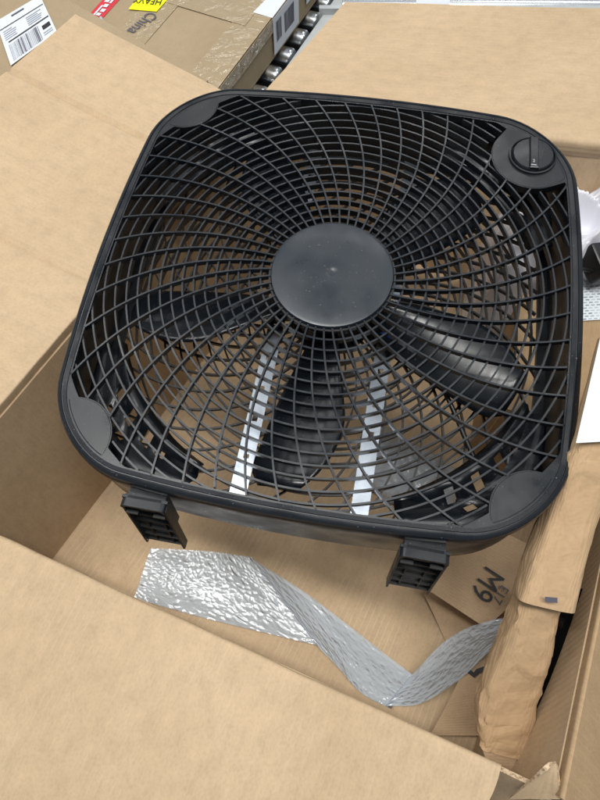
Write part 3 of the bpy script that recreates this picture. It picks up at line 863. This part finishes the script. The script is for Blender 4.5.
# ---- motor and its two galvanised straps
s = MB(); s.lathe([(0.030, 0.018), (0.044, 0.019), (0.047, 0.024), (0.047, 0.040), (0.042, 0.046), (0.012, 0.048), (0.012, 0.060)], 48, (CX, CY)); s.build('motor', M_DARK, fan, 40)
def strap(x, top=0.0175):
    s = MB(); y0, y1 = -0.253, 0.257; ny = 102; w = 0.0098
    xs = [-w, -0.0062, -0.0032, 0.0032, 0.0062, w]
    holes = {}
    for yc, kind in ((-0.20,'r'), (-0.155,'s'), (-0.118,'r'), (-0.075,'s'), (-0.03,'r'), (0.03,'r'), (0.08,'s'), (0.125,'r'), (0.165,'s'), (0.21,'r')):
        holes[int((yc-y0)/(y1-y0)*ny)] = kind
    for z in (top, top-0.0014):
        for j in range(ny+1):
            for xx in xs: s.v.append((x+xx, lerp(y0, y1, j/ny), z))
    nn = (ny+1)*6; cut = set()
    for j0, kd in holes.items():
        for jj in range(j0, j0+1 if kd == 'r' else j0+2):
            for i in ((2,) if kd == 'r' else (2,)): cut.add((i, jj))
    have = lambda i, j: 0 <= i < 5 and 0 <= j < ny and (i, j) not in cut
    for j in range(ny):
        for i in range(5):
            if not have(i, j): continue
            a = j*6+i; s.f.append((a, a+1, a+7, a+6)); s.f.append((nn+a+6, nn+a+7, nn+a+1, nn+a))
            if not have(i-1, j): s.f.append((a, a+6, nn+a+6, nn+a))
            if not have(i+1, j): s.f.append((a+7, a+1, nn+a+1, nn+a+7))
            if not have(i, j-1): s.f.append((a+1, a, nn+a, nn+a+1))
            if not have(i, j+1): s.f.append((a+6, a+7, nn+a+7, nn+a+6))
    # raised edge lips
    return s.build('motor_strap', M_STEEL, fan)
strap(-0.0645); strap(0.0715)
# ---- rotor
rot = empty('rotor', (CX, CY, 0)); rot.parent = fan
s = MB(); s.lathe([(0.048, 0.040), (0.050, 0.058), (0.046, 0.066), (0.010, 0.070)], 48); s.build('rotor_hub', M_BLADE, rot, 40)
def blade_mesh():
    vs = []; fs = []; n, mm = 18, 14
    for i in range(n+1):
        u = i/n; r = lerp(0.046, 0.240, u)
        lo_t = lerp(-14, -8, u) + 3*max(0, (u-0.9)/0.1)**2
        hi_t = 21 - 2*u - 13*max(0, (u-0.55)/0.45)**1.6
        for j in range(mm+1):
            v = j/mm*2-1; t = math.radians(lerp(lo_t, hi_t, j/mm))
            zc = 0.048 + 0.017*v*(1.0-0.3*u) + 0.006*(1-v*v)
            vs.append((r*math.cos(t), r*math.sin(t), zc))
    for i in range(n):
        for j in range(mm):
            a = i*(mm+1)+j; fs.append((a, a+mm+1, a+mm+2, a+1))
    me = mesh('blade', vs, fs, M_BLADE, smooth=True); fix_normals(me)
    me.polygons.foreach_set('use_smooth', [True]*len(me.polygons)); return me
bmsh = blade_mesh()
for k in range(5):
    o = link('blade', bmsh, rot); o.rotation_euler = (0, 0, math.radians(-95+72*k))
    md = o.modifiers.new('thickness', 'SOLIDIFY'); md.thickness = 0.0025
# wires inside the housing
s = MB(); s.tube(bspline([(0.05,-0.03,0.03),(0.09,-0.045,0.035),(0.115,-0.055,0.03),(0.15,-0.09,0.022),(0.19,-0.16,0.016),(0.22,-0.2,0.02)], 8), 0.003, 8); s.build('motor_lead', M_DARK, fan, 50)
s = MB(); s.tube(bspline([(0.055,-0.028,0.036),(0.075,-0.036,0.044),(0.10,-0.045,0.040),(0.118,-0.058,0.03)], 8), 0.0032, 8); s.build('blue_wire', M_BLUE, fan, 50)
s = MB(); s.tube([(0.240,-0.150,0.045),(0.239,-0.160,0.045),(0.2365,-0.170,0.045)], 0.0016, 8); s.build('yellow_wire', M_YWIRE, fan, 50)
# ---- two clip-on feet along the lower side: open ribbed trays
def foot(x, w=0.047):
    r = empty('foot', (x, -0.2790, T-0.012)); r.parent = fan; r.rotation_euler = (-0.16, 0, 0)
    y1 = 0.0; y0 = -0.0095; zb, zt = -0.118, 0.0; hw = w/2; th = 0.0024
    s = MB()
    s.box((-hw, y1-0.003, zb), (hw, y1, zt))                          # back plate against the housing
    s.box((-hw, y0-0.0005, zb), (-hw+th, y1-0.003, zt-0.004)); s.box((hw-th, y0-0.0005, zb), (hw, y1-0.003, zt-0.004))
    s.box((-hw+0.004, y1, -0.07), (hw-0.004, y1+0.010, -0.004))       # clip block into the housing
    s.build('tray', M_PLA, r)
    s = MB(); n = 8; out = []
    for k in range(n+1):
        a = math.pi - math.pi/2*k/n; out.append((-hw+0.006+0.006*math.cos(a), zt-0.006+0.006*math.sin(a)))
    for k in range(n+1):
        a = math.pi/2 - math.pi/2*k/n; out.append((hw-0.006+0.006*math.cos(a), zt-0.006+0.006*math.sin(a)))
    m_ = len(out)
    ins = [(q[0]*0.88, q[1]-0.0035) for q in out]
    for yy in (y0-0.002, y1+0.001):
        s.v += [(a, yy, b) for a, b in out]; s.v += [(a, yy, b) for a, b in ins]
    for i in range(m_-1):
        s.f += [(i, i+1, m_+i+1, m_+i), (2*m_+i, 3*m_+i, 3*m_+i+1, 2*m_+i+1), (i, 2*m_+i, 2*m_+i+1, i+1), (m_+i, m_+i+1, 3*m_+i+1, 3*m_+i)]
    s.build('toe_cap', M_PLA, r, 35)
    s = MB(); s.box((-hw+0.003, y0-0.003, zt-0.020), (-0.008, y1-0.003, zt-0.0175)); s.box((0.008, y0-0.003, zt-0.020), (hw-0.003, y1-0.003, zt-0.0175)); s.box((-0.009, y0+0.004, zt-0.0235), (0.009, y1-0.003, zt-0.021)); s.build('latch', M_DARK, r)
    for zz in (-0.036, -0.054, -0.076, -0.098, -0.117):
        s = MB(); s.box((-hw+th, y0+0.003, zz), (hw-th, y1-0.003, zz+0.0018)); s.build('cross_rib', M_DARK, r)
    for xx in (-0.011, 0.009):
        s = MB(); s.box((xx, y0+0.0036, -0.115), (xx+0.0018, y1-0.003, -0.054)); s.build('long_rib', M_DARK, r)
    return r
foot(-0.1415); foot(0.1365)
fan.scale = (1.0, 1.012, 1.0)

# ================================================================ INSIDE THE CARTON
# bubble wrap: one strip, folded over itself and rising at its right end
SECT = [  # (upper edge, lower edge, crinkle, bubble) at each straight stretch end; folds fall between stretches
    [((-0.2395, -0.267, 0.03), (-0.2492, -0.3427, 0.014)), ((-0.1538, -0.2583, 0.036), (-0.1339, -0.3526, 0.018)), ((-0.0792, -0.2562, 0.044), (0.046, -0.3613, 0.02))],
    [((-0.0789, -0.2565, 0.046), (0.04, -0.361, 0.022)), ((0.0018, -0.2932, 0.058), (0.0734, -0.3866, 0.022)), ((0.0844, -0.3317, 0.052), (0.1122, -0.413, 0.018)), ((0.1778, -0.3766, 0.034), (0.1555, -0.4263, 0.016))],
    [((0.1801, -0.3736, 0.036), (0.1476, -0.4237, 0.02)), ((0.2019, -0.3418, 0.072), (0.1944, -0.4129, 0.022)), ((0.2284, -0.3131, 0.105), (0.2386, -0.3738, 0.052)), ((0.2571, -0.2969, 0.125), (0.2668, -0.3353, 0.095)), ((0.2879, -0.2874, 0.135), (0.2921, -0.3154, 0.115))]]
def ribbon(name, sect, mat, step, nw, pitch):
    vs = []; fs = []; uv = []; L0 = 0.0; prev = None; fm = []
    W = 0.115
    for si, sec in enumerate(sect):
        a, b = bspline([q[0] for q in sec], 14), bspline([q[1] for q in sec], 14)
        L = [0]
        for i in range(1, len(a)): L.append(L[-1] + ((a[i]-a[i-1]).length+(b[i]-b[i-1]).length)/2)
        tot = L[-1]; nl = max(4, int(tot/step))
        def ev(P, l):
            k = 0
            while k < len(L)-2 and L[k+1] < l: k += 1
            return lerp(P[k], P[k+1], (l-L[k])/max(1e-9, L[k+1]-L[k]))
        nr0 = None; first = len(vs)
        for i in range(nl+1):
            l = tot*i/nl; pa, pb = ev(a, l), ev(b, l)
            dl = (ev(a, min(tot, l+0.006))+ev(b, min(tot, l+0.006))) - (ev(a, max(0, l-0.006))+ev(b, max(0, l-0.006)))
            nr = (pb-pa).cross(dl).normalized()
            if nr.z < 0: nr = -nr
            for j in range(nw+1):
                t = j/nw; w = t*W; lg = L0 + l
                if si == 0:      # crushed, foil-like face
                    v1, _ = noise.voronoi(Vector((lg*95, w*95, 1.0)) + noise.noise_vector((lg*40, w*40, 2))*0.8)
                    v2, _ = noise.voronoi(Vector((lg*210, w*210, 4.0)))
                    d = 0.0026*min(v1[1]-v1[0], 0.8) + 0.0011*min(v2[1]-v2[0], 0.8) + 0.004*noise.noise((lg*18, w*18, 1.1))
                else:            # smooth face with its rows of bubbles
                    rowi = int(math.floor(w/(pitch*0.866))); best = 1e9
                    for rr in (rowi, rowi+1):
                        off = (rr % 2)*pitch/2
                        cx = round((lg-off)/pitch)*pitch+off; cy = rr*pitch*0.866
                        best = min(best, math.hypot(lg-cx, w-cy))
                    x = best/(pitch*0.45)
                    f = 0.5 + 0.8*noise.noise((round(lg/pitch)*1.3, round(w/pitch)*2.1, 2.0))
                    d = (0.0004*f*0.5*(1+math.cos(math.pi*x)) if x < 1 else 0) + 0.0045*noise.noise((lg*11, w*11, 6.1)) + 0.0007*noise.noise((lg*50, w*50, 7.1))
                if i in (0, nl) and 0 < si: d *= 0.3
                vs.append(lerp(pa, pb, t) + nr*d); uv.append((lg, w))
        for i in range(nl):
            for j in range(nw):
                q = first+i*(nw+1)+j; fs.append((q, q+nw+1, q+nw+2, q+1))
        fm += [min(si, 1)]*(len(fs)-len(fm))
        if prev is not None:                                  # the crease joining two stretches
            for j in range(nw): fs.append((prev+j, first+j, first+j+1, prev+j+1))
        prev = first + nl*(nw+1); L0 += tot
    fm += [1]*(len(fs)-len(fm))
    me = mesh(name, vs, fs, mat, uv, fm, smooth=True)
    return link(name, me)
o = ribbon('bubble_wrap', SECT, [M_BUB, M_BUB2], 0.0016, 80, 0.0100)
tag(o, 'crinkled strip of clear bubble wrap folded over on the carton floor', 'bubble wrap')

# brown carton piece printed M9, and the pale kraft sheet under it
def poly_sheet(name, pts, mat, thick, label, cat, n=18, warp=0.004, seed=0.0, edge=None):
    o = panel(name, pts[0], pts[1], pts[2], pts[3], mat, None, n, n, thick, warp, 6, seed=seed, edge=edge or mat)
    return tag(o, label, cat)
m9 = [Vector((0.1822, -0.2657, 0.085)), Vector((0.2653, -0.3028, 0.085)), Vector((0.3589, -0.1966, 0.105)), Vector((0.2282, -0.156, 0.115))]
cen = sum(m9, Vector())/4
r9 = empty('printed_carton_scrap', (cen.x, cen.y, 0.085))
panel('board', *[q - r9.location for q in m9], M_KRAFT2, r9, 20, 20, 0.003, 0.002, 5, seed=3, edge=M_EDGE)
xd = Vector((0.2513, -0.2655, 0.09)) - Vector((0.2745, -0.217, 0.09)); xd.z = 0
nr9 = (m9[1]-m9[0]).cross(m9[3]-m9[0]).normalized()
def on9(px, up_=0.0025):
    q = Vector(px); k = (m9[0]-q).dot(nr9)/nr9.z; return Vector((q.x, q.y, q.z+k)) + nr9*up_ - r9.location
xd = xd - nr9*xd.dot(nr9); yd = nr9.cross(xd)
writing('M9', 0.044, on9((0.2576, -0.2199, 0.09)), xd, yd, M_INK, r9, stretch=0.82)
writing('E17', 0.0175, on9((0.2803, -0.2426, 0.09)), xd, yd, M_GREYINK, r9)
tag(r9, 'brown carton scrap printed M9 and E17 beside the right foot', 'cardboard')
poly_sheet('kraft_sheet', [(0.1875, -0.2625, 0.02), (0.2402, -0.3469, 0.018), (0.3459, -0.3013, 0.022), (0.2587, -0.1748, 0.055)], M_KRAFT2, 0.0012, 'pale torn kraft sheet lying under the printed carton scrap', 'paper', seed=5.5, warp=0.008)
# torn black-inked edge on a scrap near the bubble wrap
k0 = Vector((0.2504, -0.3564, 0.062)); 
poly_sheet('inked_scrap', [(0.21, -0.4485, 0.03), (0.3314, -0.4273, 0.03), (0.2923, -0.3231, 0.06), (0.243, -0.3654, 0.055)], M_KRAFT2, 0.0015, 'kraft scrap with a ragged black inked edge between bubble wrap and paper parcel', 'paper', seed=1.5, warp=0.004)
s = MB()
pts = [(0.2492, -0.3592, 0.062), (0.2577, -0.3641, 0.062), (0.2629, -0.3581, 0.062), (0.2706, -0.3542, 0.063), (0.2786, -0.349, 0.063)]
s.bar([Vector(q) for q in pts], 0.006, 0.002); o = s.build('ink_mark', M_INK); 
tag(o, 'small ragged black ink mark left of the paper parcel', 'mark')

# padded kraft parcel standing along the right wall
def parcel(name, L, R, dep, mat, parent, seed, jit=0.003, ns=26, sub=5, closed_ends=True):
    rnd = random.Random(seed)
    a, b = bspline(L, sub), bspline(R, sub); dd = bspline([(d, 0, 0) for d in dep], sub)
    vs = []; fs = []; uv = []; n = len(a); l = 0
    for i in range(n):
        if i: l += (a[i]-a[i-1]).length
        d = ((a[min(i+1, n-1)]+b[min(i+1, n-1)]) - (a[max(i-1, 0)]+b[max(i-1, 0)])).normalized()
        c = (a[i]+b[i])/2; x = (b[i]-a[i])/2; hw = x.length; x.normalize()
        nr = x.cross(d).normalized()
        if nr.z < 0: nr = -nr
        th = dd[i].x
        for k in range(ns):
            t = 2*math.pi*(k + 0.45*(rnd.random()-0.5))/ns; ct, st = math.cos(t), math.sin(t)
            px = abs(ct)**0.5*(1 if ct >= 0 else -1); pz = abs(st)**0.6*(1 if st >= 0 else -1)
            q = c + x*hw*px + nr*(th*(pz-1)*0.5)
            if 0 < i < n-1: q += d*0.006*(rnd.random()-0.5)
            q += (x*px + nr*pz).normalized()*(jit*(rnd.random()-0.6) + jit*0.8*noise.noise((q.x*18, q.y*18, q.z*18+seed)))
            vs.append(q); uv.append((l, k/ns*(2*hw+th)*1.6))
    for i in range(n-1):
        for k in range(ns):
            m_ = (k+1) % ns; q = (i*ns+k, i*ns+m_, (i+1)*ns+m_, (i+1)*ns+k)
            fs += [(q[0], q[1], q[2]), (q[0], q[2], q[3])] if rnd.random() < 0.5 else [(q[0], q[1], q[3]), (q[1], q[2], q[3])]
    if closed_ends:
        fs.append(tuple(range(ns-1, -1, -1))); fs.append(tuple((n-1)*ns+k for k in range(ns)))
    me = mesh(name, vs, fs, mat, uv, smooth=False); fix_normals(me)
    # each fold gets a small round so that it reads as paper, not as cut facets
    bm = bmesh.new(); bm.from_mesh(me)
    bmesh.ops.bevel(bm, geom=[e_ for e_ in bm.edges if len(e_.link_faces) == 2], offset=0.0009, segments=1, affect='EDGES', clamp_overlap=True)
    bm.to_mesh(me); bm.free(); smooth_by_angle(me, 24)
    return link(name, me, parent)
pk = empty('paper_parcel', (0.27, -0.33, 0.10))
po = Vector((0.27, -0.33, 0.10))
def Q(*px): return [Vector(p_) - po for p_ in px]
parcel('sleeve', Q((0.284, -0.0325, 0.44), (0.2593, -0.147, 0.435), (0.2523, -0.1806, 0.425), (0.2476, -0.2097, 0.402), (0.2371, -0.2608, 0.375), (0.2298, -0.3041, 0.352)),
       Q((0.3411, -0.02, 0.435), (0.307, -0.137, 0.43), (0.2977, -0.1712, 0.42), (0.297, -0.2008, 0.4), (0.2921, -0.2509, 0.372), (0.2883, -0.3057, 0.345)), [0.030,0.030,0.032,0.038,0.040,0.040], M_KRAFT, pk, 1, jit=0.0016)
parcel('pouch', Q((0.2393, -0.2884, 0.34), (0.2385, -0.3086, 0.325), (0.2322, -0.3449, 0.295), (0.2235, -0.3952, 0.25), (0.2284, -0.4299, 0.225), (0.2347, -0.4464, 0.212)),
       Q((0.2889, -0.2793, 0.335), (0.2852, -0.3075, 0.315), (0.2869, -0.345, 0.288), (0.2901, -0.3837, 0.25), (0.2896, -0.423, 0.215), (0.29, -0.4483, 0.195)), [0.034,0.036,0.038,0.036,0.026,0.010], M_KRAFT, pk, 5, jit=0.0032, ns=22)
panel('end_fold', *Q((0.2695, -0.4938, 0.16), (0.3008, -0.4883, 0.16), (0.2904, -0.4379, 0.2), (0.2353, -0.4431, 0.205)), M_KRAFT2, pk, 12, 12, 0.001, 0.004, 9, edge=M_KRAFT2, seed=6)
# plain white label wrapped over its upper end and the small printed mark
lb = panel('white_label', *Q((0.2481, -0.1656, 0.4435), (0.2831, -0.1562, 0.4395), (0.3115, -0.0336, 0.449), (0.2716, -0.0432, 0.454)), M_WHITE, pk, 12, 16, 0.0006, 0.0008, 6, edge=M_WHITE, seed=4)
patch('print_mark', *Q((0.2494, -0.3007, 0.361), (0.2611, -0.2995, 0.36), (0.26, -0.2954, 0.3632), (0.2482, -0.2966, 0.3642)), M_GREYINK, pk)
tag(pk, 'crumpled brown kraft paper parcel wedged between the fan and right wall, white label on top', 'parcel')

# added black sheet painting the deep shade between the parcel and right wall
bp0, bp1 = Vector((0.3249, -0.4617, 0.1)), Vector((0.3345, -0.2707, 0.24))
slab = empty('gap_shade_block', (bp0.x+0.02, bp0.y, 0.007))
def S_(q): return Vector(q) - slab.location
panel('gap_shade_sheet', *[S_(q) for q in ((0.2759, -0.4716, 0.155), (0.287, -0.4561, 0.236), (0.331, -0.2624, 0.276), (0.2876, -0.2687, 0.25))], M_GAPSHADE, slab, 10, 10, 0.03, 0.001, 4, edge=M_GAPSHADE, seed=2)
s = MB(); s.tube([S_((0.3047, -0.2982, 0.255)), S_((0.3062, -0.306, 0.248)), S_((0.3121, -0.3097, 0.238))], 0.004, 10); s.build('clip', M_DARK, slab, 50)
tag(slab, 'added black block painted as the deep shadow between the paper parcel and right wall', 'foam')

# crumpled white polythene bag in the rear right corner
o = crumple('plastic_bag', (0.330, 0.277, 0.02), 0.115, 0.098, 0.42, 120, M_BAG, 1.7, amp=0.42, freq=14, rz=-0.03, flat=0.0, octv=3, gain=0.33)
tag(o, 'crumpled white polythene bag in the rear right corner of the carton', 'bag')
o = crumple('clear_plastic_scrap', (0.150, -0.080, 0.012), 0.085, 0.055, 0.055, 60, M_BUB, 8.1, amp=0.8, freq=16, rz=-0.4, octv=3)
tag(o, 'crumpled clear plastic scrap on the carton floor, seen through the grille beside the right strap', 'plastic')
# black power adapter with its cable
ad = empty('power_adapter', (0.3607, 0.2002, 0.27))
s = MB(); s.box((-0.022,-0.026,-0.02), (0.03,0.026,0.014)); o = s.build('adapter_body', M_DARK, ad)
md = o.modifiers.new('bevel', 'BEVEL'); md.width = 0.004; md.segments = 3
ad.rotation_euler = (0.2, 0.25, 0.5)
s = MB(); s.tube(bspline([(-0.02,-0.01,-0.004),(-0.045,-0.002,-0.004),(-0.07,0.016,-0.02),(-0.10,0.02,-0.05)], 8), 0.0028, 8); s.build('cable', M_DARK, ad, 50)
tag(ad, 'black power adapter and cable at the right border beside the fan', 'adapter')
# printed leaflet and a brown box edge under it
bx = Vector((0.335, 0.050, 0.0065)); bdu = Vector((0.995, -0.1, 0)); bdv = Vector((0.1, 0.995, 0))
sb = empty('small_brown_box', bx)
def E_(a, b, z): return bdu*a + bdv*b + Vector((0,0,z))
a0, a1, b0, b1, hz = -0.085, 0.062, -0.095, 0.098, 0.225
panel('top_panel', E_(a0,b0,hz), E_(a1,b0,hz), E_(a1,b1,hz), E_(a0,b1,hz), M_OUT, sb, 12, 12, 0.004, 0.001, 4, seed=1)
panel('side_panel', E_(a0,b0,0), E_(a1,b0,0), E_(a1,b0,hz-0.0045), E_(a0,b0,hz-0.0045), M_OUT, sb, 8, 8, 0.004, 0.001, 4, seed=2)
panel('side_panel', E_(a0,b1-0.006,0), E_(a0,b0+0.006,0), E_(a0,b0+0.006,hz-0.0045), E_(a0,b1-0.006,hz-0.0045), M_OUT, sb, 8, 8, 0.004, 0.001, 4, seed=3)
panel('side_panel', E_(a1,b0+0.006,0), E_(a1,b1-0.006,0), E_(a1,b1-0.006,hz-0.0045), E_(a1,b0+0.006,hz-0.0045), M_OUT, sb, 8, 8, 0.004, 0.001, 4, seed=4)
panel('side_panel', E_(a1,b1,0), E_(a0,b1,0), E_(a0,b1,hz-0.0045), E_(a1,b1,hz-0.0045), M_OUT, sb, 8, 8, 0.004, 0.001, 4, seed=5)
tag(sb, 'dull brown box standing under the printed leaflet beside the fan', 'box')
sh = [(0.3075, 0.1122, 0.234), (0.3864, 0.1303, 0.234), (0.3959, 0.2225, 0.2345), (0.3077, 0.2026, 0.2345)]
lf = panel('printed_leaflet', *sh, M_SHEET, None, 10, 10, 0.0008, 0.0006, 6, edge=M_WHITE, seed=3)
tag(lf, 'white printed leaflet lying on the brown box beside the fan', 'leaflet')
